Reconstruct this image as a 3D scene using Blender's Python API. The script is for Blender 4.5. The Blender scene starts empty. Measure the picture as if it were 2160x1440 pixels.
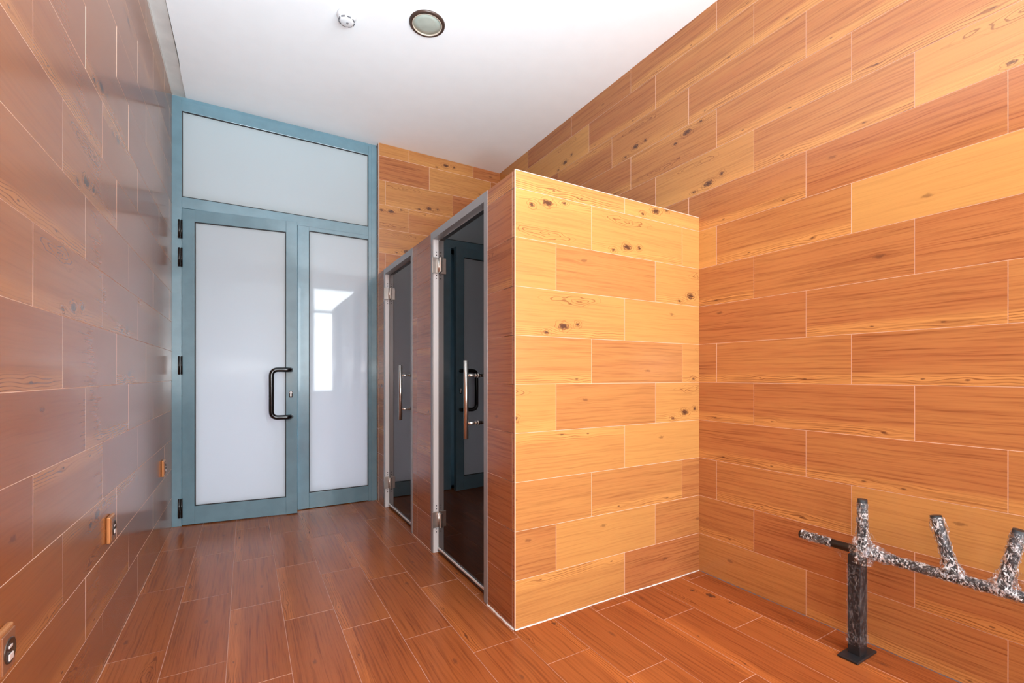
import bpy, bmesh, math, random
from mathutils import Vector, Matrix
random.seed(7)
S = bpy.context.scene
COL = S.collection

# ------------------------------------------------------------------ camera
cam_d = bpy.data.cameras.new('camera'); cam = bpy.data.objects.new('camera', cam_d); COL.objects.link(cam)
cam.location = (0, 0, 1.12); cam.rotation_euler = (math.pi/2, 0, -0.5275)
cam_d.sensor_width = 36; cam_d.lens = 963.5*36/2160; cam_d.shift_y = 71.5/2160
cam_d.clip_start = 0.02
S.camera = cam
# ------------------------------------------------------------------ colour management
S.view_settings.view_transform = 'Standard'; S.view_settings.look = 'None'
S.view_settings.exposure = 0.0; S.view_settings.gamma = 1.0; S.view_settings.use_curve_mapping = False
S.cycles.max_bounces = 10; S.cycles.diffuse_bounces = 6; S.cycles.glossy_bounces = 6
S.cycles.sample_clamp_indirect = 2.5; S.cycles.blur_glossy = 1.0; S.cycles.denoising_prefilter = 'ACCURATE'; S.cycles.denoising_input_passes = 'RGB_ALBEDO_NORMAL'; S.cycles.use_denoising = True
S.cycles.caustics_reflective = False; S.cycles.caustics_refractive = False
# ------------------------------------------------------------------ dimensions (metres)
XL, XR = -0.473, 2.25          # left / right wall
YF, YB, YD = -1.6, 4.11, 4.165   # window wall behind the camera, back wall, door wall
HC = 3.19                      # ceiling
XC, YC, ZC = 1.021, 1.727, 2.022  # cabin: side face, front face, height
RH, TL = 0.2162, 0.651         # tile height and length
WINS = ((-0.32, 0.99), (1.14, 2.18)); WZ0, WZ1 = 0.76, 2.93   # two window openings in the wall behind the camera
# ------------------------------------------------------------------ world + lights
W = bpy.data.worlds.new('sky'); S.world = W; W.use_nodes = True
bg = W.node_tree.nodes['Background']; bg.inputs[0].default_value = (0.86, 0.93, 1.0, 1); bg.inputs[1].default_value = 1.2
W.cycles.sampling_method = 'NONE'
def area(name, loc, rot, sx, sy, power, col):
    l = bpy.data.lights.new(name, 'AREA'); l.shape = 'RECTANGLE'; l.size = sx; l.size_y = sy
    l.energy = power; l.color = col
    o = bpy.data.objects.new(name, l); COL.objects.link(o); o.location = loc; o.rotation_euler = rot; return o
for k_, (a_, b_) in enumerate(WINS):
    area('window_daylight', ((a_+b_)/2, YF-0.22, (WZ0+WZ1)/2), (math.radians(90), 0, 0), b_-a_, WZ1-WZ0, (52, 140)[k_], (0.90, 0.96, 1.0))
area('ceiling_fill_outside', (0.9, YF-1.25, 0.15), (math.radians(140), 0, 0), 2.6, 0.9, 420, (0.74, 0.90, 1.0))   # added fill outside the windows, aimed up to brighten the ceiling
def spot(name, loc, rot, power, ang, size, col):
    l = bpy.data.lights.new(name, 'SPOT'); l.energy = power; l.spot_size = math.radians(ang); l.spot_blend = 1; l.shadow_soft_size = size; l.color = col
    o = bpy.data.objects.new(name, l); COL.objects.link(o); o.location = loc; o.rotation_euler = [math.radians(a) for a in rot]; return o
# added upward spot to whiten the ceiling, then the photographer's weak camera flash
spot('ceiling_fill_spot', (-0.05, -0.80, 0.60), (152, 0, 6), 1050, 96, 0.12, (0.66, 0.88, 1.0))
spot('camera_flash', (0.25, -0.45, 1.27), (90, 0, -4), 95, 150, 0.09, (0.95, 0.98, 1.0))

# ------------------------------------------------------------------ node helpers
class NT:
    def __init__(s, tree): s.t = tree; s.n = tree.nodes; s.l = tree.links
    def node(s, typ, **kw):
        n = s.n.new(typ)
        for k, v in kw.items(): setattr(n, k, v)
        return n
    def put(s, sock, v):
        if hasattr(v, 'links'): s.l.new(v, sock)
        elif v is not None: sock.default_value = v
    def m(s, op, a, b=None, c=None, clamp=False):
        n = s.node('ShaderNodeMath', operation=op, use_clamp=clamp)
        for i, v in enumerate((a, b, c)):
            if v is not None: s.put(n.inputs[i], v)
        return n.outputs[0]
    def mix(s, f, a, b, mode='MIX'):
        n = s.node('ShaderNodeMix', data_type='RGBA', blend_type=mode, clamp_factor=True)
        s.put(n.inputs[0], f); s.put(n.inputs[6], a); s.put(n.inputs[7], b); return n.outputs[2]
    def vec(s, x, y, z=0.0):
        n = s.node('ShaderNodeCombineXYZ')
        for i, v in enumerate((x, y, z)): s.put(n.inputs[i], v)
        return n.outputs[0]
    def noise(s, v, scale=1.0, detail=2.0, rough=0.5, dist=0.0):
        n = s.node('ShaderNodeTexNoise'); s.put(n.inputs['Vector'], v)
        n.inputs['Scale'].default_value = scale; n.inputs['Detail'].default_value = detail
        n.inputs['Roughness'].default_value = rough; n.inputs['Distortion'].default_value = dist
        return n.outputs[0]
    def ramp(s, f, lo, hi, a=0.0, b=1.0):
        n = s.node('ShaderNodeMapRange', interpolation_type='SMOOTHSTEP')
        s.put(n.inputs[0], f)
        for i, v in enumerate((lo, hi, a, b)): n.inputs[i+1].default_value = v
        return n.outputs[0]
    def attr(s, name): return s.node('ShaderNodeAttribute', attribute_name=name).outputs['Fac']

def new_mat(name):
    m = bpy.data.materials.new(name); m.use_nodes = True
    return m, NT(m.node_tree), m.node_tree.nodes['Principled BSDF']
def simple(name, col, rough=0.5, metal=0.0, spec=0.5, coat=0.0, bump=0.0, bscale=200, var=0.0):
    m, t, p = new_mat(name)
    p.inputs['Roughness'].default_value = rough; p.inputs['Metallic'].default_value = metal
    p.inputs['Specular IOR Level'].default_value = spec; p.inputs['Coat Weight'].default_value = coat
    tc = t.node('ShaderNodeTexCoord').outputs['Object']
    n = t.noise(tc, 9 if var else 14, 4)
    c = t.mix(t.ramp(n, 0.3, 0.7), (*[x*(1-var) for x in col], 1), (*[min(1, x*(1+var)) for x in col], 1))
    t.l.new(c, p.inputs['Base Color'])
    if bump:
        b = t.node('ShaderNodeBump'); b.inputs['Strength'].default_value = bump; b.inputs['Distance'].default_value = 0.001
        t.l.new(t.noise(tc, bscale, 3), b.inputs['Height']); t.l.new(b.outputs[0], p.inputs['Normal'])
    return m

def wood_tile(name, amber, red, dark, rough, spec=0.5, gk=0.8):
    m, t, p = new_mat(name)
    uv = t.node('ShaderNodeUVMap', uv_map='tile').outputs[0]
    sp = t.node('ShaderNodeSeparateXYZ'); t.l.new(uv, sp.inputs[0]); u, v = sp.outputs[0], sp.outputs[1]
    seed = t.attr('seed'); tint = t.attr('tint'); knot = t.attr('knot'); band = t.attr('band')
    s50 = t.m('MULTIPLY', seed, 57.0)
    wn = t.node('ShaderNodeTexWhiteNoise', noise_dimensions='1D'); t.l.new(s50, wn.inputs['W'])
    ws = t.node('ShaderNodeSeparateColor'); t.l.new(wn.outputs['Color'], ws.inputs[0]); w1, w2, w3 = ws.outputs
    # slow waviness
    wavk = t.noise(t.vec(t.m('MULTIPLY', u, 26.0), t.m('MULTIPLY', v, 60.0), s50), 1, 1.5, 0.5)
    wav = t.noise(t.vec(t.m('MULTIPLY', u, 5.0), t.m('MULTIPLY', v, 9.0), s50), 1, 2)
    g = t.m('MULTIPLY_ADD', t.m('SUBTRACT', wav, 0.5), 0.012, v)
    fine = t.noise(t.vec(t.m('MULTIPLY', u, 70.0), t.m('MULTIPLY', v, 130.0), s50), 1, 3)
    darks = None; halo = None
    def knot_at(ku, kv, a, b, amp, drk, core):
        nonlocal g, darks, halo
        du = t.m('DIVIDE', t.m('SUBTRACT', u, ku), a); dv0 = t.m('SUBTRACT', v, kv); dv = t.m('DIVIDE', dv0, b)
        r2 = t.m('ADD', t.m('MULTIPLY', du, du), t.m('MULTIPLY', dv, dv))
        e = t.m('MULTIPLY', t.m('EXPONENT', t.m('MULTIPLY', r2, -1.0)), amp)
        g = t.m('SUBTRACT', g, t.m('MULTIPLY', dv0, t.m('MULTIPLY', e, 0.85)))
        rr = t.m('MULTIPLY_ADD', t.m('SUBTRACT', fine, 0.5), 1.6*core, t.m('SQRT', r2))
        d = t.m('MULTIPLY', t.ramp(rr, core*1.15, core*0.35), t.m('MULTIPLY', amp, drk))
        rs = t.m('MULTIPLY_ADD', t.m('SUBTRACT', wavk, 0.5), 0.9, t.m('SQRT', r2))
        hl = t.m('MULTIPLY', t.ramp(t.m('SINE', t.m('MULTIPLY', rs, 17.0)), 0.5, 0.95), t.m('MULTIPLY', t.ramp(rs, 1.25, 0.55), t.m('MULTIPLY', amp, 0.65*min(1, core/0.36))))
        if core > 0.3 and drk > 0.6: halo = hl if halo is None else t.m('MAXIMUM', halo, hl)
        darks = d if darks is None else t.m('MAXIMUM', darks, d)
    k1u = t.m('MULTIPLY_ADD', w1, 0.30, 0.16)
    knot_at(k1u, t.m('MULTIPLY_ADD', w2, 0.02, 0.035), 0.055, 0.030, knot, 1.0, 0.58)
    knot_at(t.m('ADD', k1u, 0.085), t.m('MULTIPLY_ADD', w3, 0.03, 0.045), 0.032, 0.024, knot, 0.95, 0.45)
    knot_at(t.m('SUBTRACT', k1u, 0.095), 0.02, 0.035, 0.02, knot, 0.9, 0.40)
    knot_at(t.m('MULTIPLY_ADD', w2, 0.2, 0.06), 0.026, 0.045, 0.018, band, 0.75, 0.22)
    knot_at(t.m('MULTIPLY_ADD', w3, 0.2, 0.36), 0.022, 0.05, 0.018, band, 0.75, 0.22)
    plain = t.m('SUBTRACT', 1.0, t.m('MAXIMUM', knot, band), clamp=True)
    knot_at(t.m('MULTIPLY_ADD', w1, 0.4, 0.1), t.m('MULTIPLY_ADD', w3, 0.05, 0.12), 0.05, 0.02, plain, 0.5, 0.45)
    # grain
    n1 = t.noise(t.vec(t.m('MULTIPLY', u, 2.8), t.m('MULTIPLY', g, 120.0), s50), 1, 3, 0.55)
    n2 = t.noise(t.vec(t.m('MULTIPLY', u, 10.0), t.m('MULTIPLY', g, 480.0), s50), 1, 1, 0.5)
    n3 = t.noise(t.vec(t.m('MULTIPLY', u, 2.2), t.m('MULTIPLY', g, 16.0), s50), 1, 2, 0.5)
    wav2 = t.noise(t.vec(t.m('MULTIPLY', u, 9.0), t.m('MULTIPLY', v, 30.0), s50), 1, 1.5, 0.5)
    # elongated growth-ring figure near the upper edge (knotty boards)
    fu = t.m('MULTIPLY_ADD', w3, 0.25, 0.16)
    a = t.m('DIVIDE', t.m('SUBTRACT', u, fu), 0.15); b = t.m('DIVIDE', t.m('SUBTRACT', g, 0.178), 0.024)
    rf = t.m('MULTIPLY_ADD', t.m('SUBTRACT', wav2, 0.5), 1.7, t.m('SQRT', t.m('ADD', t.m('MULTIPLY', a, a), t.m('MULTIPLY', b, b))))
    rings = t.ramp(t.m('SINE', t.m('MULTIPLY', rf, 17.0)), 0.62, 0.98)
    rings = t.m('MULTIPLY', t.m('MULTIPLY', rings, t.ramp(rf, 1.35, 0.9)), t.m('MULTIPLY', knot, 0.6))
    # lines running around the knots at the lower edge
    low = t.ramp(v, 0.062, 0.028)
    kb = t.m('MAXIMUM', t.m('MULTIPLY', knot, 0.75), band)
    ln = t.m('MULTIPLY_ADD', t.m('SUBTRACT', wav, 0.5), 0.02, g)
    lines = t.ramp(t.m('SINE', t.m('MULTIPLY', ln, 640.0)), 0.55, 1.0)
    lines = t.m('MULTIPLY', t.m('MULTIPLY', lines, low), t.m('MULTIPLY', kb, t.ramp(n3, 0.38, 0.6, 0.12, 0.75)))
    grain = t.m('ADD', t.m('MULTIPLY', t.ramp(n1, 0.42, 0.78), t.m('MULTIPLY_ADD', tint, 0.62, 0.25)),
                t.m('MULTIPLY', t.ramp(n2, 0.5, 0.8), t.m('MULTIPLY_ADD', tint, 0.28, 0.12)), clamp=True)
    base = t.mix(t.m('MULTIPLY_ADD', t.m('SUBTRACT', n3, 0.5), 0.5, tint, clamp=True), (*amber, 1), (*red, 1))
    lightb = t.m('MULTIPLY', low, t.m('MULTIPLY', kb, 0.45))
    base = t.mix(lightb, base, (*[min(1, x*1.35) for x in amber], 1))
    c = t.mix(t.m('MULTIPLY', grain, gk), base, (*dark, 1))
    c = t.mix(t.m('MAXIMUM', halo, t.m('MAXIMUM', lines, rings)), c, (*[x*0.8 for x in dark], 1))
    c = t.mix(t.m('MULTIPLY', darks, 0.93), c, (0.075, 0.028, 0.018, 1))
    t.l.new(c, p.inputs['Base Color'])
    rg = t.m('MULTIPLY_ADD', n3, 0.04, rough-0.02); t.l.new(rg, p.inputs['Roughness'])
    p.inputs['Specular IOR Level'].default_value = spec
    return m

AMBER, RED, DARK = (0.57, 0.285, 0.085), (0.42, 0.150, 0.052), (0.17, 0.042, 0.015)
M = {}
M['tile_wall'] = wood_tile('wood_look_wall_tile', AMBER, RED, DARK, 0.20, 0.5)
M['tile_left'] = wood_tile('wood_look_tile_shaded', (0.42, 0.175, 0.048), (0.30, 0.095, 0.028), DARK, 0.19, 0.5, 0.24)  # same tile, the left wall's shade put into darker colours; grain softened
M['tile_floor'] = wood_tile('wood_look_floor_tile', (0.42, 0.130, 0.032), (0.31, 0.082, 0.023), (0.12, 0.024, 0.008), 0.22, 0.30)
M['grout'] = simple('pale_grout', (0.74, 0.52, 0.40), 0.8)
M['grout_floor'] = simple('floor_grout', (0.60, 0.34, 0.24), 0.75)
M['plaster'] = simple('white_plaster', (0.93, 0.935, 0.94), 0.85, bump=0.15, bscale=120, var=0.008)
M['plaster_warm'] = simple('bare_plaster', (0.70, 0.66, 0.62), 0.85, bump=0.3, bscale=60, var=0.06)
M['caulk'] = simple('white_caulk', (0.86, 0.80, 0.76), 0.7, bump=0.5, bscale=300, var=0.15)
M['gapdark'] = simple('grey_joint', (0.13, 0.10, 0.11), 0.7, var=0.3)
M['steel_blue'] = simple('blue_grey_painted_metal', (0.15, 0.275, 0.335), 0.22, spec=0.6, coat=0.6, var=0.07)
M['gasket'] = simple('black_rubber', (0.012, 0.012, 0.014), 0.5)
def milk():
    m, t, p = new_mat('milky_glass')
    p.inputs['Base Color'].default_value = (0.52, 0.61, 0.62, 1); p.inputs['Roughness'].default_value = 0.04; p.inputs['Specular IOR Level'].default_value = 0.6
    out = [n for n in t.n if n.type == 'OUTPUT_MATERIAL'][0]
    tl = t.node('ShaderNodeBsdfTranslucent'); tl.inputs[0].default_value = (0.80, 0.80, 0.86, 1)
    ad = t.node('ShaderNodeMixShader'); ad.inputs[0].default_value = 0.3
    t.l.new(p.outputs[0], ad.inputs[1]); t.l.new(tl.outputs[0], ad.inputs[2]); t.l.new(ad.outputs[0], out.inputs[0]); return m
M['milk'] = milk()
M['black'] = simple('black_lacquer', (0.006, 0.006, 0.007), 0.14, spec=0.6)
M['alu'] = simple('satin_aluminium', (0.36, 0.37, 0.38), 0.38, metal=0.3, var=0.03)
M['alu_white'] = simple('whitened_aluminium', (0.93, 0.94, 0.95), 0.34, metal=0.1)  # window light on the jambs put into a whiter colour; lock, rail share it
M['inox'] = simple('brushed_stainless', (0.62, 0.59, 0.55), 0.28, metal=0.95, bump=0.1, bscale=90, var=0.05)
M['screw'] = simple('dark_screw', (0.05, 0.05, 0.06), 0.4, metal=0.8)
M['pmetal'] = simple('black_powder_coat', (0.014, 0.014, 0.016), 0.42, bump=0.2, bscale=500)
M['bronze'] = simple('brown_bronze_ring', (0.075, 0.045, 0.035), 0.35, metal=0.3, var=0.2)
M['lamp_glass'] = simple('greenish_frosted_glass', (0.42, 0.46, 0.40), 0.25, var=0.12)
M['cream'] = simple('cream_rim', (0.62, 0.52, 0.42), 0.4)
M['white_plastic'] = simple('white_plastic', (0.74, 0.74, 0.75), 0.35)
M['grey_plastic'] = simple('grey_plastic', (0.16, 0.16, 0.17), 0.4)
M['copper'] = simple('copper_frame', (0.62, 0.27, 0.10), 0.3, metal=0.4, var=0.08)
M['brown'] = simple('brown_plastic', (0.26, 0.11, 0.055), 0.3, var=0.1)
M['sock_dark'] = simple('dark_brown_plastic', (0.05, 0.028, 0.018), 0.35)
M['sock_pin'] = simple('pale_socket_insert', (0.72, 0.62, 0.58), 0.35)
def tinted():
    m = bpy.data.materials.new('dark_tinted_glass'); m.use_nodes = True; t = NT(m.node_tree); t.n.clear()
    out = t.node('ShaderNodeOutputMaterial')
    tr = t.node('ShaderNodeBsdfTransparent'); tr.inputs[0].default_value = (0.04, 0.03, 0.032, 1)
    gl = t.node('ShaderNodeBsdfGlossy'); gl.inputs['Roughness'].default_value = 0.012; gl.inputs[0].default_value = (0.82, 0.74, 0.72, 1)
    fr = t.node('ShaderNodeFresnel'); fr.inputs[0].default_value = 1.5
    mx = t.node('ShaderNodeMixShader')
    t.l.new(fr.outputs[0], mx.inputs[0]); t.l.new(tr.outputs[0], mx.inputs[1]); t.l.new(gl.outputs[0], mx.inputs[2]); t.l.new(mx.outputs[0], out.inputs[0])
    return m
M['tint'] = tinted()
def clear():
    m = bpy.data.materials.new('clear_window_glass'); m.use_nodes = True; t = NT(m.node_tree); t.n.clear()
    out = t.node('ShaderNodeOutputMaterial')
    tr = t.node('ShaderNodeBsdfTransparent'); gl = t.node('ShaderNodeBsdfGlossy'); gl.inputs['Roughness'].default_value = 0.01
    mx = t.node('ShaderNodeMixShader'); mx.inputs[0].default_value = 0.06
    t.l.new(tr.outputs[0], mx.inputs[1]); t.l.new(gl.outputs[0], mx.inputs[2]); t.l.new(mx.outputs[0], out.inputs[0]); return m
M['clear'] = clear()
def film():
    m = bpy.data.materials.new('crumpled_stretch_film'); m.use_nodes = True; t = NT(m.node_tree); t.n.clear()
    out = t.node('ShaderNodeOutputMaterial'); tc = t.node('ShaderNodeTexCoord').outputs['Object']
    mp = t.node('ShaderNodeMapping'); t.l.new(tc, mp.inputs[0]); mp.inputs['Scale'].default_value = (1, 1, 0.55); mp.inputs['Rotation'].default_value = (0.5, 0.3, 0.2)
    n = t.noise(mp.outputs[0], 95, 4, 0.6, 1.5); n2 = t.noise(mp.outputs[0], 38, 3, 0.5, 1.0)
    bp = t.node('ShaderNodeBump'); bp.inputs['Strength'].default_value = 1.0; bp.inputs['Distance'].default_value = 0.012; t.l.new(n, bp.inputs['Height'])
    tr = t.node('ShaderNodeBsdfTransparent'); tr.inputs[0].default_value = (0.93, 0.93, 0.95, 1)
    gl = t.node('ShaderNodeBsdfGlossy'); gl.inputs['Roughness'].default_value = 0.16; t.l.new(bp.outputs[0], gl.inputs['Normal'])
    df = t.node('ShaderNodeBsdfDiffuse'); df.inputs[0].default_value = (0.85, 0.86, 0.88, 1)  # white diffuse share painted in for the film's highlights
    m1 = t.node('ShaderNodeMixShader'); m1.inputs[0].default_value = 0.42; t.l.new(gl.outputs[0], m1.inputs[1]); t.l.new(df.outputs[0], m1.inputs[2])
    f = t.m('MULTIPLY', t.ramp(n, 0.46, 0.60), t.ramp(n2, 0.40, 0.55, 0.3, 1.0)); f = t.m('MULTIPLY_ADD', f, 0.9, 0.05)
    m2 = t.node('ShaderNodeMixShader'); t.l.new(f, m2.inputs[0]); t.l.new(tr.outputs[0], m2.inputs[1]); t.l.new(m1.outputs[0], m2.inputs[2])
    t.l.new(m2.outputs[0], out.inputs[0]); return m
M['film'] = film()

# ------------------------------------------------------------------ object helpers
def tag(o, label=None, cat=None, group=None, kind=None):
    if label: o['label'] = label
    if cat: o['category'] = cat
    if group: o['group'] = group
    if kind: o['kind'] = kind
    return o
def empty(name, loc=(0, 0, 0), rz=0.0):
    o = bpy.data.objects.new(name, None); COL.objects.link(o); o.location = loc; o.rotation_euler = (0, 0, rz); o.empty_display_size = 0.1
    return o
class MB:
    def __init__(s): s.v = []; s.f = []; s.mi = []; s.sm = []
    def add(s, vs, fs, mi=0, smooth=False):
        b = len(s.v); s.v += [tuple(x) for x in vs]; s.f += [tuple(b+i for i in f) for f in fs]; s.mi += [mi]*len(fs); s.sm += [smooth]*len(fs)
    def box(s, x0, x1, y0, y1, z0, z1, bev=0.0, mi=0, mat=None):
        bm = bmesh.new(); bmesh.ops.create_cube(bm, size=1)
        for v in bm.verts: v.co = Vector(((x0+x1)/2+v.co.x*(x1-x0), (y0+y1)/2+v.co.y*(y1-y0), (z0+z1)/2+v.co.z*(z1-z0)))
        if bev: bmesh.ops.bevel(bm, geom=bm.edges[:], offset=bev, segments=2, affect='EDGES', profile=0.5)
        if mat: bmesh.ops.transform(bm, matrix=mat, verts=bm.verts)
        bm.verts.index_update(); s.add([v.co for v in bm.verts], [[v.index for v in f.verts] for f in bm.faces], mi, False); bm.free(); return s
    def lathe(s, prof, c, axis='Z', n=48, mi=0, cap=True):
        # prof: list of (r, h) along the axis; c: origin
        vs = []; fs = []
        for r, h in prof:
            for k in range(n):
                a = 2*math.pi*k/n; p = (r*math.cos(a), r*math.sin(a), h)
                if axis == 'X': p = (p[2], p[0], p[1])
                if axis == 'Y': p = (p[0], p[2], p[1])
                vs.append((c[0]+p[0], c[1]+p[1], c[2]+p[2]))
        for i in range(len(prof)-1):
            for k in range(n):
                q = [i*n+k, i*n+(k+1) % n, (i+1)*n+(k+1) % n, (i+1)*n+k]
                fs.append(q if axis != 'Y' else q[::-1])
        if cap:
            fs.append(list(range(n))[::-1]); fs.append([(len(prof)-1)*n+k for k in range(n)])
        s.add(vs, fs, mi, True); return s
    def tube(s, pts, r, n=20, mi=0, rf=None, cap=True, smooth=True):
        pts = [Vector(p) for p in pts]; vs = []; fs = []
        T0 = (pts[1]-pts[0]).normalized(); ref = Vector((0, 0, 1)) if abs(T0.z) < 0.9 else Vector((1, 0, 0))
        nrm = T0.cross(ref).normalized()
        for i, p in enumerate(pts):
            T = (pts[min(i+1, len(pts)-1)]-pts[max(i-1, 0)]).normalized()
            nrm = (nrm-T*nrm.dot(T)).normalized(); bn = T.cross(nrm)
            for k in range(n):
                a = 2*math.pi*k/n; rr = r(i/(len(pts)-1)) if callable(r) else r
                if rf: rr *= rf(i, k)
                vs.append(p+nrm*math.cos(a)*rr+bn*math.sin(a)*rr)
        for i in range(len(pts)-1):
            for k in range(n): fs.append((i*n+k, i*n+(k+1) % n, (i+1)*n+(k+1) % n, (i+1)*n+k))
        s.add(vs, fs, mi, smooth)
        if cap:
            b = len(s.v)-len(vs); s.f += [tuple(b+k for k in range(n))[::-1], tuple(b+(len(pts)-1)*n+k for k in range(n))]; s.mi += [mi, mi]; s.sm += [False, False]
        return s
    def build(s, name, mats, parent=None, loc=(0, 0, 0)):
        me = bpy.data.meshes.new(name); me.from_pydata(s.v, [], s.f)
        for m in (mats if isinstance(mats, (list, tuple)) else [mats]): me.materials.append(M[m])
        me.polygons.foreach_set('material_index', s.mi); me.polygons.foreach_set('use_smooth', s.sm)
        bm = bmesh.new(); bm.from_mesh(me); bmesh.ops.recalc_face_normals(bm, faces=bm.faces); bm.to_mesh(me); bm.free()
        me.update()
        o = bpy.data.objects.new(name, me); COL.objects.link(o); o.location = loc
        if parent: o.parent = parent
        return o
def smooth_path(pts, rad, n=7):
    pts = [Vector(p) for p in pts]; out = [pts[0]]
    for i in range(1, len(pts)-1):
        a = (pts[i-1]-pts[i]); b = (pts[i+1]-pts[i]); r = min(rad, a.length*0.49, b.length*0.49)
        p0 = pts[i]+a.normalized()*r; p2 = pts[i]+b.normalized()*r
        for k in range(n+1):
            q = k/n; out.append(p0*(1-q)**2+pts[i]*2*q*(1-q)+p2*q*q)
    out.append(pts[-1]); return out

# variants: tint (0 amber .. 1 red), knot, band
VK, VA, VS, VR, VO = (0.12, 1, 0), (0.05, 0, 0), (0.75, 0, 1), (1.0, 0, 0), (0.45, 0, 1)
def rand_variant(rng, palette): return rng.choice(palette)
def tiled(name, P0, U, V, Wd, H, joints, mats, pick, holes=(), voff=0.0, core=0.08, seed=1, gap=0.0011, L=TL, rh=RH, parent=None):
    """one wall or floor: a core slab faced with separate raised tiles; u runs along U, v along V"""
    rng = random.Random(seed); P0, U, V = Vector(P0), Vector(U), Vector(V); N = U.cross(V)
    vs, fs, mi, uvs, at = [], [], [], [], []
    def rects_minus(r, holes):
        out = [r]
        for hu0, hu1, hv0, hv1 in holes:
            nxt = []
            for a0, a1, b0, b1 in out:
                if hu0 >= a1 or hu1 <= a0 or hv0 >= b1 or hv1 <= b0: nxt.append((a0, a1, b0, b1)); continue
                if hu0 > a0: nxt.append((a0, hu0, b0, b1))
                if hu1 < a1: nxt.append((hu1, a1, b0, b1))
                m0, m1 = max(a0, hu0), min(a1, hu1)
                if hv0 > b0: nxt.append((m0, m1, b0, hv0))
                if hv1 < b1: nxt.append((m0, m1, hv1, b1))
            out = nxt
        return out
    # core slab pieces
    for a0, a1, b0, b1 in rects_minus((0, Wd, 0, H), holes):
        b = len(vs)
        for n in (0, -core):
            for uu, vv in ((a0, b0), (a1, b0), (a1, b1), (a0, b1)): vs.append(P0+U*uu+V*vv+N*n)
        for f in ((0, 1, 2, 3), (7, 6, 5, 4), (0, 4, 5, 1), (1, 5, 6, 2), (2, 6, 7, 3), (3, 7, 4, 0)):
            fs.append(tuple(b+i for i in f)); mi.append(1); uvs += [(0, 0)]*4; at.append((0, 0, 0, 0))
    r0 = int(math.floor(-voff/rh))-1
    for r in range(r0, int(H/rh)+2):
        v0, v1 = voff+r*rh, voff+(r+1)*rh
        if v1 <= 0.001 or v0 >= H-0.001: continue
        j0 = joints[r % 3] % L
        for c in range(-1, int(Wd/L)+2):
            u0, u1 = j0+c*L, j0+(c+1)*L
            if u1 <= 0.001 or u0 >= Wd-0.001: continue
            var = pick(r, c, rng); sd = rng.random(); flip = rng.random() < 0.35
            if len(var) > 3: flip = var[3]
            for a0, a1, b0, b1 in rects_minus((max(u0, 0), min(u1, Wd), max(v0, 0), min(v1, H)), holes):
                ga0 = gap if abs(a0-u0) < 1e-6 else 0; ga1 = gap if abs(a1-u1) < 1e-6 else 0
                gb0 = gap if abs(b0-v0) < 1e-6 else 0; gb1 = gap if abs(b1-v1) < 1e-6 else 0
                b = len(vs)
                base = 0.0012; 
                tj = [rng.uniform(-0.00035, 0.00035) for _ in range(3)]; tj.append(tj[0]+tj[2]-tj[1])
                for i, (uu, vv) in enumerate(((a0+ga0, b0+gb0), (a1-ga1, b0+gb0), (a1-ga1, b1-gb1), (a0+ga0, b1-gb1))):
                    vs.append(P0+U*uu+V*vv+N*(base+tj[i]))
                    lu, lv = uu-u0, vv-v0
                    uvs.append((L-lu, rh-lv) if flip else (lu, lv))
                fs.append((b, b+1, b+2, b+3)); mi.append(0); at.append((var[0], var[1], var[2], sd))
                # tile edges
                for i in range(4):
                    j = (i+1) % 4; k = len(vs); vs.append(vs[b+i]-N*0.002); vs.append(vs[b+j]-N*0.002)
                    fs.append((b+j, b+i, k, k+1)); mi.append(1); uvs += [(0, 0)]*4; at.append((0, 0, 0, 0))
    me = bpy.data.meshes.new(name); me.from_pydata(vs, [], fs)
    for m in mats: me.materials.append(M[m])
    me.polygons.foreach_set('material_index', mi)
    ul = me.uv_layers.new(name='tile'); ul.data.foreach_set('uv', [x for q in uvs for x in q])
    for i, nm in enumerate(('tint', 'knot', 'band', 'seed')):
        a = me.attributes.new(nm, 'FLOAT', 'FACE'); a.data.foreach_set('value', [q[i] for q in at])
    me.update()
    o = bpy.data.objects.new(name, me); COL.objects.link(o)
    if parent: o.parent = parent
    return o
def structure(o, label, cat): return tag(o, label, cat, kind='structure')

# ------------------------------------------------------------------ room shell
WM = ('tile_wall', 'grout')
# floor: u runs towards -Y, v runs towards +X
fy1 = YD+0.12
def fj(*ys): return [(fy1-y) % TL for y in ys]
def pick_floor(r, c, rng): return rng.choice([VS, (0.85, 0, 0), (0.95, 0, 0), (0.9, 0, 1), (0.7, 0, 1), (0.8, 0, 0), (0.6, 1, 0)])
# grid line x = -0.064+0.2145k ; row index 0 starts at x=-0.2785
structure(tiled('floor', (XL-0.02, fy1, 0), (0, -1, 0), (1, 0, 0), fy1-YF, XR-XL+0.04, fj(2.11, 1.90, 2.322), ('tile_floor', 'grout_floor'), pick_floor,
    voff=-0.2785-(XL-0.02), rh=0.2145, seed=5, core=0.1), 'glossy red-brown wood-look plank tiles covering the floor', 'floor')
# left wall: u runs +Y
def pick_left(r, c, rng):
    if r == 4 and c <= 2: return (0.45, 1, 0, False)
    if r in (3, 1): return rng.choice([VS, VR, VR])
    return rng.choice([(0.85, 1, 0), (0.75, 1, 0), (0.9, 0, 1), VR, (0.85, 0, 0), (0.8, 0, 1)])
LL = 0.656
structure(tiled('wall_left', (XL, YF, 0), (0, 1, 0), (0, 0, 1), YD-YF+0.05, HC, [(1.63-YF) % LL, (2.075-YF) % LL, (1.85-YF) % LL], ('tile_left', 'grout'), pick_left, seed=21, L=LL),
    'shiny brown wood-look tiled wall with three sockets, left of the blue-grey door', 'wall')
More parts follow.
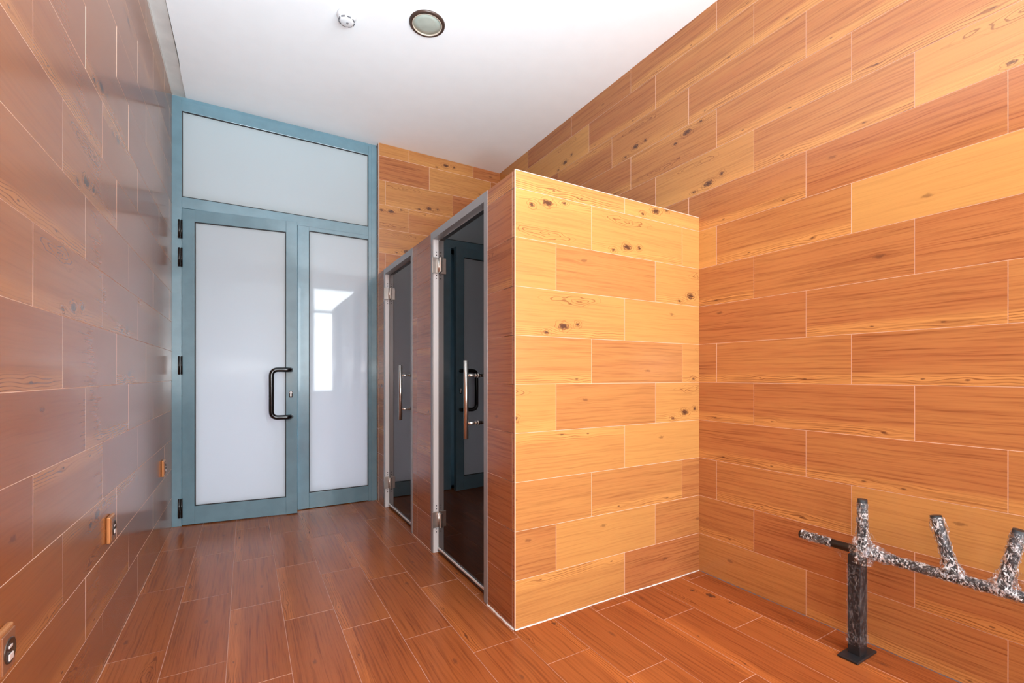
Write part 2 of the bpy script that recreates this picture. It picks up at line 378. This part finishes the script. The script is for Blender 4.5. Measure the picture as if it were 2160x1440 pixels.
# right wall: u runs -Y from the back corner
def rj(y): return (YB-y) % TL
def pick_right(r, c, rng):
    u0 = None
    y1 = YB-(([rj(1.146), rj(1.398), rj(1.613)][r % 3] % TL)+c*TL); yc = y1-TL/2   # middle of the tile along Y
    if r == 8 and 0.2 < yc < 1.0: return (0.02, 0, 0, True)
    if r == 8 and 1.6 < yc < 2.3: return (0.10, 1, 0, False)
    if r == 2 and 0.2 < yc < 1.0: return (0.25, 0, 0, False)
    if r == 0 and 1.1 < yc < 1.8: return (0.45, 0, 0, False)
    if r == 10 and 0.1 < yc < 0.75: return (0.2, 1, 0, False)
    if r in (10,) and 1.3 < yc < 2.1: return (0.3, 1, 0, False)
    if r == 12 and 1.7 < yc < 2.5: return (0.6, 1, 0, False)
    if r == 11 and 1.7 < yc < 2.4: return (0.6, 1, 0, True)
    if yc > 2.6: return rng.choice([VS, VR, VK])
    return rng.choice([(0.78, 0, 1, False), (0.85, 0, 1, False), (0.7, 0, 1, False), (0.92, 0, 0, False), (0.8, 0, 0, True)])
structure(tiled('wall_right', (XR, YB, 0), (0, -1, 0), (0, 0, 1), YB-YF, HC, [rj(1.146), rj(1.398), rj(1.613)], WM, pick_right, seed=33),
    'large orange-brown wood-look tiled wall on the right, behind the wrapped black frame', 'wall')
# back wall above and behind the cabin
def pick_back(r, c, rng): return rng.choice([VR, VS, (0.8, 0, 0), (0.5, 1, 0), (0.4, 0, 0)])
structure(tiled('wall_back', (XC, YB, 0), (1, 0, 0), (0, 0, 1), XR-XC+0.05, HC, [0.275, 0.06, 0.47], WM, pick_back, voff=0.052-RH, seed=44, core=0.2),
    'orange wood-look tiled wall between the blue-grey door and the corner, above the cabins', 'wall')
# return beside the door frame
structure(tiled('wall_return', (XC-0.0015, YD+0.02, 0), (0, -1, 0), (0, 0, 1), YD+0.02-(YB-0.001), HC, [0.1, 0.1, 0.1], WM, lambda r, c, g: VR, seed=45, core=0.0),
    'narrow dark tiled strip at the right edge of the blue-grey door frame', 'wall')
# wall above/behind the door, closing the room
wb = MB(); cy0, cy1 = YD+0.125, YD+1.3
wb.box(XL-0.1, XC+0.35, cy1, cy1+0.08, 0, HC+0.1); wb.box(XL-0.2, XL-0.1, cy0, cy1, 0, HC+0.1); wb.box(XC+0.05, XC+0.15, cy0, cy1, 0, HC+0.1)
wb.box(XL-0.1, XC+0.05, YD+0.201, cy1, HC+0.04, HC+0.1); wb.box(XL-0.1, XC+0.05, cy0, cy1, -0.05, -0.001)
structure(wb.build('wall_corridor', 'plaster'), 'pale corridor walls seen only as a glow through the milky door glass', 'wall')
cl = area('corridor_fill', (0.27, cy1-0.03, 0.75), (math.radians(-90), 0, 0), 1.3, 1.2, 52, (0.94, 0.93, 1.0))  # added light behind the milky panes to brighten their lower part
# window wall behind the camera
wf = MB(); Y0, Y1 = YF-0.15, YF; xa = XL-0.08
for a_, b_ in WINS: wf.box(xa, a_, Y0, Y1, 0, HC+0.06); wf.box(a_, b_, Y0, Y1, 0, WZ0); wf.box(a_, b_, Y0, Y1, WZ1, HC+0.06); xa = b_
wf.box(xa, XR+0.08, Y0, Y1, 0, HC+0.06)
structure(wf.build('wall_front', 'plaster'), 'white plastered wall with two tall windows, facing the door', 'wall')
for k_, (a_, b_) in enumerate(WINS):
    w1 = empty('window_%d' % (k_+1), (a_, YF-0.1, WZ0)); structure(w1, ('wide tall window with blue-grey frame straight behind the viewer', 'tall window mirrored in the fixed pane of the door')[k_], 'window')
    f = MB(); ww, wh = b_-a_, WZ1-WZ0; tz = 2.42-WZ0
    for a in ((0, 0.05, 0, wh), (ww-0.05, ww, 0, wh), (0.05, ww-0.05, 0, 0.05), (0.05, ww-0.05, wh-0.05, wh), (0.05, ww-0.05, tz-0.025, tz+0.025)): f.box(a[0], a[1], 0, 0.06, a[2], a[3], 0.003)
    f.build('window_frame', 'steel_blue', w1)
    p = MB(); p.box(0.05, ww-0.05, 0.027, 0.033, 0.05, tz-0.025); p.build('pane', 'clear', w1)
    p = MB(); p.box(0.05, ww-0.05, 0.027, 0.033, tz+0.025, wh-0.05); p.build('pane', 'clear', w1)
# ceiling with a recessed slot along the left wall
XS = -0.382
c = MB(); 
# ceiling board with a slightly ragged left edge
n = 46; ys = [YF-0.15+(YD+0.35-YF)*i/n for i in range(n+1)]; r_ = random.Random(3)
vs = []; fs = []
for i, y in enumerate(ys):
    e = XS+r_.uniform(-0.0015, 0.0015)+(0.006 if y < 3.78 else 0.0)*(1 if y > 3.2 else 0.7)-0.004
    vs += [(e, y, HC), (XR+0.08, y, HC), (e, y, HC+0.045), (XR+0.08, y, HC+0.045)]
for i in range(n):
    a, b = 4*i, 4*(i+1); fs += [(a, b, b+1, a+1), (a+2, a+3, b+3, b+2), (a, a+2, b+2, b)]
c.add(vs, fs)
c.box(XL-0.08, XR+0.08, YF-0.15, YD+0.2, HC+0.045, HC+0.12)
structure(c.build('ceiling', 'plaster'), 'plain white ceiling with smoke detector and round downlight', 'ceiling')
s_ = MB(); s_.box(XL-0.08, XS-0.006, YF, YD+0.13, HC+0.018, HC+0.0449, mi=0); s_.box(XL-0.08, XL+0.004, YF, YD+0.13, HC+0.0005, HC+0.018)
structure(s_.build('trim_1', 'plaster_warm'), 'grey bare plaster strip between left tiled wall and white ceiling', 'trim')

# ------------------------------------------------------------------ cabin partitions
def pick_front(r, c, rng):
    # c counts tiles from the left; first (possibly cut) tile is -1 or 0 depending on row
    table = {0: [VO, (0.9, 0, 0, False)], 1: [(0.6, 0, 0, False), (0.15, 0, 0, False), (0.6, 0, 0, True)], 2: [(0.4, 0, 0, False), (0.45, 0, 1, False), (0.7, 0, 0, False)],
             3: [(0.25, 0, 1, True), (0.05, 0, 0, False)], 4: [(0.05, 1, 0, False), (0.5, 0, 0, False), (0.15, 1, 0, False)],
             5: [(0.3, 0, 1, False), (0.55, 0, 0, True), (0.2, 1, 0, False)], 6: [(0.08, 1, 0, False), (0.05, 0, 0, False)],
             7: [(0.12, 0, 0, False), (0.48, 0, 0, False), (0.1, 1, 0, False)], 8: [(0.1, 1, 0, True), (0.05, 1, 0, False), (0.0, 0, 0, False)], 9: [(0.3, 0, 1, False), (0.1, 1, 0, False)]}
    row = table.get(r, [VA]); i = c+1
    v = row[min(max(i, 0), len(row)-1)]
    if v is VO: v = (0.3, 0, 1, True)
    return v
TP = 0.10  # partition thickness
FJ = [0.6505, 0.2205, 0.4325]
structure(tiled('wall_partition_front', (XC, YC, 0), (1, 0, 0), (0, 0, 1), XR-XC, ZC, FJ, WM, pick_front, seed=60, core=TP),
    'bright yellow-orange wood-look tiled front of the low cabin block', 'wall')
# side partition with two door openings: u runs -Y from the door wall
D1 = (3.147, 3.925); D2 = (1.988, 2.775)
yb0 = YB-0.001
def uu(y): return yb0-y
holes = [(uu(D1[1]), uu(D1[0]), -0.01, ZC+0.01), (uu(D2[1]), uu(D2[0]), -0.01, ZC+0.01)]
structure(tiled('wall_partition_side', (XC, yb0, 0), (0, -1, 0), (0, 0, 1), yb0-YC-0.0005, ZC, [uu(2.4), uu(2.4), uu(2.4)], WM,
    lambda r, c, g: g.choice([VR, VR, VR, (0.95, 0, 1), (0.95, 1, 0)]), holes=holes, seed=72, core=TP),
    'red-brown tiled piers beside and between the two dark glass doors', 'wall')
pm = MB(); pm.box(XC+TP, XR-0.001, 2.92, 3.02, 0.002, ZC-0.03); structure(pm.build('wall_partition_inner', 'plaster'), 'partition between the two cabins, hidden behind the dark glass', 'wall')
# corner profiles and joints
def trim(n, box, mat, label):
    b = MB(); b.box(*box, 0.0005); structure(b.build('trim_%d' % n, mat), label, 'trim')
trim(2, (XC-0.0022, XC+0.0022, YC-0.0022, YC+0.0022, 0.0015, ZC+0.001), 'grout', 'pale vertical edge strip on the front corner of the cabin block')
trim(3, (XC-0.003, XC+0.004, YB-0.004, YB+0.003, ZC+0.003, HC-0.001), 'grout', 'pale vertical edge strip at the right of the door frame, above the cabins')
trim(4, (XC, XR-0.003, YC-0.003, YC+0.006, ZC+0.0005, ZC+0.004), 'grout', 'thin pale edge along the top of the cabin front')
def ragged(n, p0, p1, w, h, mat, label, rs):
    rg = random.Random(rs); p0, p1 = Vector(p0), Vector(p1); d = (p1-p0); L_ = d.length; d.normalize(); nrm = Vector((-d.y, d.x, 0))
    k = int(L_/0.012); vs = []; fs = []; w_ = w
    for i in range(k+1):
        w_ = max(w*0.25, min(w*1.5, w_+rg.uniform(-0.35, 0.35)*w)); q = p0+d*(L_*i/k); hh = h*rg.uniform(0.7, 1.2)
        vs += [q, q+Vector((0, 0, hh)), q+nrm*w_+Vector((0, 0, hh*0.3)), q+nrm*w_]
    for i in range(k):
        a, b = 4*i, 4*i+4; fs += [(a, b, b+1, a+1), (a+1, b+1, b+2, a+2), (a+2, b+2, b+3, a+3)]
    m = MB(); m.add(vs, fs, 0, True); structure(m.build('trim_%d' % n, mat), label, 'trim')
ragged(5, (XR-0.002, YC-0.0015, 0.0012), (XC-0.002, YC-0.0015, 0.0012), 0.004, 0.005, 'caulk', 'crumbly white joint along the foot of the cabin front', 4)
ragged(6, (XC-0.002, YC, 0.0012), (XC-0.002, D2[0], 0.0012), 0.005, 0.006, 'caulk', 'white joint along the foot of the cabin corner pier', 5)
ragged(7, (XC-0.002, D2[1], 0.0012), (XC-0.002, D1[0], 0.0012), 0.003, 0.003, 'grout', 'thin pale joint along the foot of the middle pier', 6)
ragged(8, (XR-0.002, 0.2, 0.0012), (XR-0.002, YC-0.003, 0.0012), 0.0035, 0.003, 'gapdark', 'thin grey gap between the right wall and the floor', 7)
ragged(9, (XL+0.002, YD, 0.0012), (XL+0.002, 0.2, 0.0012), 0.0025, 0.002, 'grout_floor', 'thin joint between the left wall and the floor', 8)

# ------------------------------------------------------------------ main door (blue-grey metal, milky glass)
d = empty('door_1', (XL, YD, 0)); structure(d, 'blue-grey metal double door with milky glass, transom light and black pull handle', 'door')
def X_(x): return x-XL
fr = MB(); T = 0.06
XE = XC-0.004
for a in ((X_(XL), X_(-0.412), 0.001, 3.165), (X_(0.945), X_(XE), 0.001, 3.165), (X_(-0.412), X_(0.945), 3.085, 3.165), (X_(-0.412), X_(0.945), 2.365, 2.447)):
    fr.box(a[0], a[1], 0, T, a[2], a[3], 0.002)
fr.box(X_(0.972), X_(XE), -0.006, 0.001, 0.001, 3.165, 0.0015)      # stepped outer profile on the right
fr.box(X_(XL), X_(XE), 0.005, T, 3.165, HC-0.001)                    # upper packing strip
fr.box(X_(0.372), X_(0.458), 0.0, T, 0.006, 2.366, 0.002)            # mullion of the fixed side
fr.box(X_(0.458), X_(0.945), 0.0, T, 0.006, 0.135, 0.002)            # its bottom rail
fr.box(X_(0.458), X_(0.945), 0.0, T, 2.333, 2.366, 0.001)
fr.box(X_(-0.412), X_(0.372), 0.052, 0.062, 0.0, 0.03); fr.box(X_(-0.414), X_(-0.375), 0.052, 0.062, 0.0, 2.366)   # threshold and rebate behind the leaf, added to stop corridor light leaking
fr.box(X_(0.30), X_(0.373), 0.052, 0.062, 0.0, 2.366); fr.box(X_(-0.412), X_(0.372), 0.052, 0.062, 2.32, 2.366)
fr.box(X_(0.372), X_(0.945), 0.03, T, 0.0, 0.008)
fr.build('door_frame', 'steel_blue', d)
def gasket(x0, x1, z0, z1, parent, y=0.004, w=0.006):
    g = MB(); g.box(x0, x1, y, y+0.02, z0, z0+w); g.box(x0, x1, y, y+0.02, z1-w, z1); g.box(x0, x0+w, y, y+0.02, z0+w, z1-w); g.box(x1-w, x1, y, y+0.02, z0+w, z1-w)
    return g.build('gasket', 'gasket', parent)
g = MB(); g.box(X_(-0.406), X_(0.939), 0.012, 0.022, 2.453, 3.079); top = g.build('transom_pane', 'milk', d); top['label'] = 'milky glass pane over the door'
gasket(X_(-0.412), X_(0.945), 2.447, 3.085, d)
g = MB(); g.box(X_(0.464), X_(0.939), 0.012, 0.022, 0.141, 2.327); sp_ = g.build('side_pane', 'milk', d); sp_['label'] = 'milky fixed glass pane mirroring the window'
gasket(X_(0.458), X_(0.945), 0.135, 2.333, d)
# leaf: modelled along +x from the hinge, slightly ajar
leaf = MB(); LW = 0.775; LT = 0.05; zb, zt = 0.008, 2.36
for a in ((0, 0.078, zb, zt), (LW-0.082, LW, zb, zt), (0.078, LW-0.082, zb, 0.142), (0.078, LW-0.082, zt-0.09, zt)): leaf.box(a[0], a[1], 0, LT, a[2], a[3], 0.0015)
lf = leaf.build('door_leaf', 'steel_blue', d, (X_(-0.41), -0.005, 0)); lf.rotation_euler = (0, 0, -math.radians(7.0))
lf.location = (X_(-0.41), -0.004, 0)
g = MB(); g.box(0.084, LW-0.088, 0.012, 0.022, 0.148, zt-0.096); lp = g.build('leaf_pane', 'milk', lf); lp['label'] = 'milky glass pane of the opening leaf'
gasket(0.078, LW-0.082, 0.142, zt-0.09, lf)
h = MB(); hx = LW-0.045
pts = smooth_path([(hx, 0.002, 1.165), (hx-0.005, -0.055, 1.165), (hx-0.135, -0.075, 1.165), (hx-0.135, -0.075, 0.79), (hx-0.005, -0.055, 0.79), (hx, 0.002, 0.79)], 0.05, 10)
h.tube(pts, 0.0185, 24)
hd = h.build('pull_handle', 'black', lf); hd['label'] = 'black C-shaped tubular pull handle'
k = MB(); k.lathe([(0.0, -0.004), (0.011, -0.004), (0.011, 0.002)], (hx-0.002, 0, 0.982), 'Y', 20); k.box(hx-0.008, hx+0.004, -0.003, 0.002, 0.950, 0.98, 0.002)
kl = k.build('lock_cylinder', 'alu_white', lf)
k = MB(); k.lathe([(0.0, -0.0025), (0.016, -0.0025), (0.016, 0.001)], (hx-0.002, 0, 0.980), 'Y', 20); k.box(hx-0.0145, hx+0.0105, -0.0025, 0.001, 0.942, 0.98, 0.002); k.build('lock_rim', 'black', lf)
for z0, z1 in ((2.135, 2.272), (1.925, 2.065), (1.127, 1.262), (0.065, 0.207)):
    hh = MB(); zc = (z0+z1)/2
    for dx in (-0.012, 0.004):
        hh.tube([(X_(-0.415)+dx, -0.012, z0), (X_(-0.415)+dx, -0.012, z1)], 0.0065, 14)
    hh.box(X_(-0.415)-0.018, X_(-0.415)+0.01, -0.007, 0.001, z0+0.004, z1-0.004)
    hh.build('hinge', 'black', d)

# ------------------------------------------------------------------ the two dark glass doors of the cabins
def glass_door(n, y0, y1, label):
    d = empty('door_%d' % n, (XC, y1, 0)); structure(d, label, 'door')     # local x = depth into the cabin, local -y towards the camera
    w = y1-y0; a = MB(); fx = -0.004; Z = ZC+0.001
    # frame: near post, far post, head (each an angle of 36 mm face and 60 mm depth)
    a.box(fx, 0.075, -w+0.0005, -w+0.036, 0.0015, Z, 0.001)
    a.box(fx, 0.075, -0.036, -0.0005, 0.0015, Z, 0.001)
    a.box(fx, 0.075, -w+0.036, -0.036, Z-0.045, Z, 0.001)
    a.build('door_frame', 'alu', d)
    b = MB(); b.box(0.0005, 0.032, -0.0405, -0.0362, 0.002, Z-0.046, 0.0005); b.box(0.036, 0.05, -0.044, -0.0362, 0.002, Z-0.046, 0.0005)
    jb = b.build('jamb_profile', 'alu_white', d); jb['label'] = 'hinge-side jamb profile with window light painted in as white'
    g = MB(); g.box(0.034, 0.042, -w+0.040, -0.046, 0.028, Z-0.052); g.build('glass_pane', 'tint', d)
    s = MB(); s.box(0.026, 0.050, -w+0.0365, -0.041, 0.010, 0.026, 0.002); s.build('bottom_seal', 'black', d)
    s = MB(); s.box(0.025, 0.033, -w+0.0365, -0.046, 0.0262, 0.036, 0.001); s.build('bottom_rail', 'alu_white', d)
    for zc in (1.813, 0.212):
        h = MB(); h.box(-0.012, 0.027, -0.053, -0.0408, zc-0.05, zc+0.05, 0.0015)
        h.box(0.028, 0.0335, -0.095, -0.0445, zc-0.045, zc+0.045, 0.0015); h.box(0.0425, 0.048, -0.095, -0.0445, zc-0.045, zc+0.045, 0.0015)
        h.tube([(0.027, -0.058, zc-0.043), (0.027, -0.058, zc+0.043)], 0.0065, 14)
        hg = h.build('hinge', 'inox', d)
        q = MB()
        for dz in (0.066, 0.084, -0.066, -0.084): q.lathe([(0.0035, 0.0), (0.0035, 0.002), (0.0015, 0.003)], (0.0, 0.0, 0.0), 'Y', 12)
        # screws sit on the white profile above and below
        q = MB()
        for dz in (0.066, 0.085, -0.062, -0.080):
            q.lathe([(0.0034, -0.0022), (0.0034, 0.0)], (0.019, -0.0405, zc+dz), 'Y', 12)
        q.build('screw_row', 'screw', d)
    hy = -w+0.172; bx = 0.034-0.072
    b = MB(); b.tube([(bx, hy, 0.792), (bx, hy, 1.197)], 0.0125, 24); hb = b.build('pull_handle', 'inox', d); hb['label'] = 'tubular stainless pull bar'
    b = MB()
    for z in (0.872, 1.12):
        b.tube([(bx+0.008, hy, z), (0.0335, hy, z)], 0.0075, 18); b.tube([(0.014, hy, z), (0.018, hy, z)], 0.0095, 18); b.tube([(0.0285, hy, z), (0.0338, hy, z)], 0.0105, 18)
    b.build('standoff', 'inox', hb)
glass_door(2, D2[0], D2[1], 'nearer dark glass cabin door with stainless pull bar, next to the bright cabin front')
glass_door(3, D1[0], D1[1], 'farther dark glass cabin door with stainless pull bar, next to the milky door')

# ------------------------------------------------------------------ ceiling fittings
dt = empty('smoke_detector', (0.500, 2.745, HC)); tag(dt, 'small white domed smoke detector on the ceiling, left of the downlight', 'smoke detector')
b = MB(); b.lathe([(0.052, -0.0005), (0.053, -0.012), (0.048, -0.024), (0.044, -0.026)], (0, 0, 0), 'Z', 40); b.build('base', 'white_plastic', dt)
b = MB(); b.lathe([(0.044, -0.0262), (0.042, -0.036), (0.034, -0.046), (0.030, -0.048), (0.0, -0.0485)], (0, 0, 0), 'Z', 40, cap=False); hd = b.build('sensor_head', 'white_plastic', dt)
b = MB()
for a0 in range(0, 360, 45):
    a = math.radians(a0+8); mt = Matrix.Translation((0.0405*math.cos(a), 0.0405*math.sin(a), -0.0375)) @ Matrix.Rotation(a, 4, 'Z')
    b.box(-0.002, 0.0035, -0.011, 0.011, -0.003, 0.003, 0, 0, mt)
b.build('vent_slot', 'grey_plastic', dt)
b = MB(); b.lathe([(0.0, -0.0505), (0.006, -0.0505), (0.007, -0.048)], (0.004, -0.003, 0), 'Z', 20, cap=False); b.build('test_button', 'grey_plastic', dt)
dl = empty('recessed_downlight', (0.922, 2.575, HC)); tag(dl, 'round unlit ceiling downlight with dark brown ring and greenish glass', 'ceiling light')
b = MB(); b.lathe([(0.104, -0.0005), (0.103, -0.006), (0.098, -0.010), (0.086, -0.010), (0.083, -0.004)], (0, 0, 0), 'Z', 64, cap=False); b.build('ring', 'bronze', dl)
b = MB(); b.lathe([(0.086, -0.0102), (0.084, -0.0115), (0.081, -0.0102), (0.081, -0.003)], (0, 0, 0), 'Z', 64, cap=False); b.build('inner_rim', 'cream', dl)
b = MB(); b.lathe([(0.081, -0.003), (0.081, -0.005), (0.05, -0.007), (0.0, -0.008)], (0, 0, 0), 'Z', 64, cap=False); b.build('diffuser', 'lamp_glass', dl)

# ------------------------------------------------------------------ wall sockets on the left wall
def socket(y, z, label, nm='wall_socket'):
    s = empty(nm, (XL+0.0018, y, z)); tag(s, label, 'socket', 'copper-framed sockets low on the left wall')
    b = MB(); b.box(0, 0.013, -0.040, 0.036, -0.052, 0.052, 0.004)
    b.build('frame', 'copper', s)
    b = MB(); b.box(0.0125, 0.0165, -0.030, 0.033, -0.042, 0.042, 0.0015); b.build('cover_plate', 'brown', s)
    b = MB(); b.lathe([(0.028, 0.016), (0.028, 0.0185), (0.025, 0.019), (0.024, 0.0172), (0.0, 0.0170)], (0, 0.002, 0), 'X', 32, cap=False); i = b.build('socket_insert', 'sock_dark', s)
    b = MB(); b.box(0.0172, 0.0205, -0.008, 0.012, -0.021, -0.006, 0.0015); b.box(0.0172, 0.0195, -0.006, 0.010, 0.006, 0.012, 0.0008); b.build('contact', 'sock_pin', i)
socket(1.44, 0.508, 'copper-framed wall socket cut by the left edge of the photo')
socket(2.375, 0.512, 'copper-framed wall socket in the middle of the three on the left wall')
socket(3.72, 0.515, 'copper-framed wall socket nearest the blue-grey door')

# ------------------------------------------------------------------ black frame wrapped in stretch film
PX, PY = 2.118, 0.886; TZ = 0.420
fr = empty('wrapped_metal_frame', (PX, PY, 0)); tag(fr, 'black metal bench frame wrapped in clear film, standing by the right wall', 'metal frame')
b = MB(); b.box(-0.080, 0.080, -0.036, 0.036, 0.0018, 0.0105, 0.003); bp_ = b.build('base_plate', 'pmetal', fr)
b = MB(); b.box(-0.028, 0.028, -0.022, 0.022, 0.010, TZ-0.016, 0.002); b.build('post', 'pmetal', fr)
def loc(x, y, z): return (x-PX, y-PY, z)
b = MB(); b.tube([loc(PX, 1.103, TZ), loc(PX, -0.35, TZ)], 0.0165, 24); b.build('rail', 'pmetal', fr)
prongs = [((PX, 0.868, TZ+0.012), (PX, 0.868, 0.628)), ((PX, 0.600, TZ+0.012), (PX, 0.645, 0.623)), ((PX, 0.478, TZ+0.012), (PX, 0.440, 0.630))]
for p0, p1 in prongs:
    b = MB(); b.tube([loc(*p0), loc(*p1)], 0.0165, 24); b.build('prong', 'pmetal', fr)
rw = random.Random(11)
def wrap(p0, p1, r, name='film_wrap', amp=0.16, step=0.006, flare=None):
    p0, p1 = Vector(p0), Vector(p1); L_ = (p1-p0).length; k = max(6, int(L_/step)); nn = 22
    tbl = [[1+amp*rw.random()**2+0.09*math.sin(3*math.pi*2*kk/nn+i*0.9) for kk in range(nn)] for i in range(k+1)]
    pts = [p0.lerp(p1, i/k) for i in range(k+1)]
    b = MB(); b.tube(pts, (lambda q: r*(1+(flare(q) if flare else 0))), nn, rf=lambda i, kk: tbl[i][kk], cap=False, smooth=False)
    return b.build(name, 'film', fr)
wrap(loc(PX, 1.095, TZ), loc(PX, 0.975, TZ), 0.0185)
wrap(loc(PX, 0.855, TZ), loc(PX, -0.35, TZ), 0.0185)
wrap(loc(PX, 0.868, TZ+0.0), loc(PX, 0.868, 0.615), 0.0185, flare=lambda q: 0.95*math.exp(-(q/0.28)**2))
wrap(loc(PX, 0.868, TZ-0.045), loc(PX, 0.868, TZ+0.02), 0.034, flare=lambda q: 0.25*q)
wrap(loc(PX, 0.860, TZ+0.012), loc(PX, 0.775, TZ), 0.0245, flare=lambda q: 0.55*(1-q)-0.12)
wrap(loc(PX, 0.598, TZ+0.004), loc(PX, 0.644, 0.617), 0.0185, flare=lambda q: 0.75*math.exp(-(q/0.22)**2)+0.28*math.exp(-((q-0.82)/0.1)**2))
wrap(loc(PX, 0.479, TZ+0.004), loc(PX, 0.441, 0.624), 0.0185, flare=lambda q: 0.9*math.exp(-(q/0.25)**2))
# film around the square post: box-shaped sleeve with folds
def sleeve(z0, z1, o=0.0016):
    k = int((z1-z0)/0.007); vs = []; fs = []; per = []
    hx_, hy_ = 0.028+o, 0.022+o
    for q in range(28):
        t_ = q/28*4; s_i = int(t_); f_ = t_-s_i
        P = [(-hx_, -hy_), (hx_, -hy_), (hx_, hy_), (-hx_, hy_)]
        a_, b_ = P[s_i], P[(s_i+1) % 4]; per.append((a_[0]+(b_[0]-a_[0])*f_, a_[1]+(b_[1]-a_[1])*f_))
    for i in range(k+1):
        z = z0+(z1-z0)*i/k
        for (x, y) in per:
            s_ = 1+0.05*rw.random()**2+0.012*math.sin(i*0.8); vs.append((x*s_, y*s_, z))
    for i in range(k):
        for q in range(28): fs.append((i*28+q, i*28+(q+1) % 28, (i+1)*28+(q+1) % 28, (i+1)*28+q))
    b = MB(); b.add(vs, fs, 0, False); b.build('film_sleeve', 'film_thin', fr)
M['film_thin'] = M['film'].copy(); M['film_thin'].name = 'thin_stretch_film'
for nd in M['film_thin'].node_tree.nodes:
    if nd.type == 'MATH' and nd.operation == 'MULTIPLY_ADD': nd.inputs[1].default_value = 0.16; nd.inputs[2].default_value = 0.01
sleeve(0.045, TZ-0.055)
sleeve(0.055, 0.085, 0.004)
# loose pulled sheets of film between rail and post
def sheet(pts):
    a, b_, c_ = [Vector(p) for p in pts]; k = 8; vs = []; fs = []; idx = {}
    for i in range(k+1):
        for j in range(k+1-i):
            q = a*(1-(i+j)/k)+b_*(i/k)+c_*(j/k); q = q+Vector((rw.uniform(-1, 1)*0.003, 0, 0)); idx[i, j] = len(vs); vs.append(q)
    for i in range(k):
        for j in range(k-i):
            fs.append((idx[i, j], idx[i+1, j], idx[i, j+1]))
            if i+j < k-1: fs.append((idx[i+1, j], idx[i+1, j+1], idx[i, j+1]))
    m = MB(); m.add(vs, fs); m.build('film_fold', 'film_thin', fr)
sheet([loc(PX, 0.985, TZ-0.014), loc(PX-0.01, 0.905, TZ-0.075), loc(PX, 0.905, TZ-0.018)])
sheet([loc(PX, 0.850, 0.52), loc(PX, 0.79, TZ+0.015), loc(PX, 0.855, TZ+0.012)])
sheet([loc(PX, 0.605, 0.50), loc(PX, 0.545, TZ+0.015), loc(PX, 0.592, TZ+0.012)])
sheet([loc(PX, 0.462, 0.53), loc(PX, 0.385, TZ+0.015), loc(PX, 0.470, TZ+0.012)])
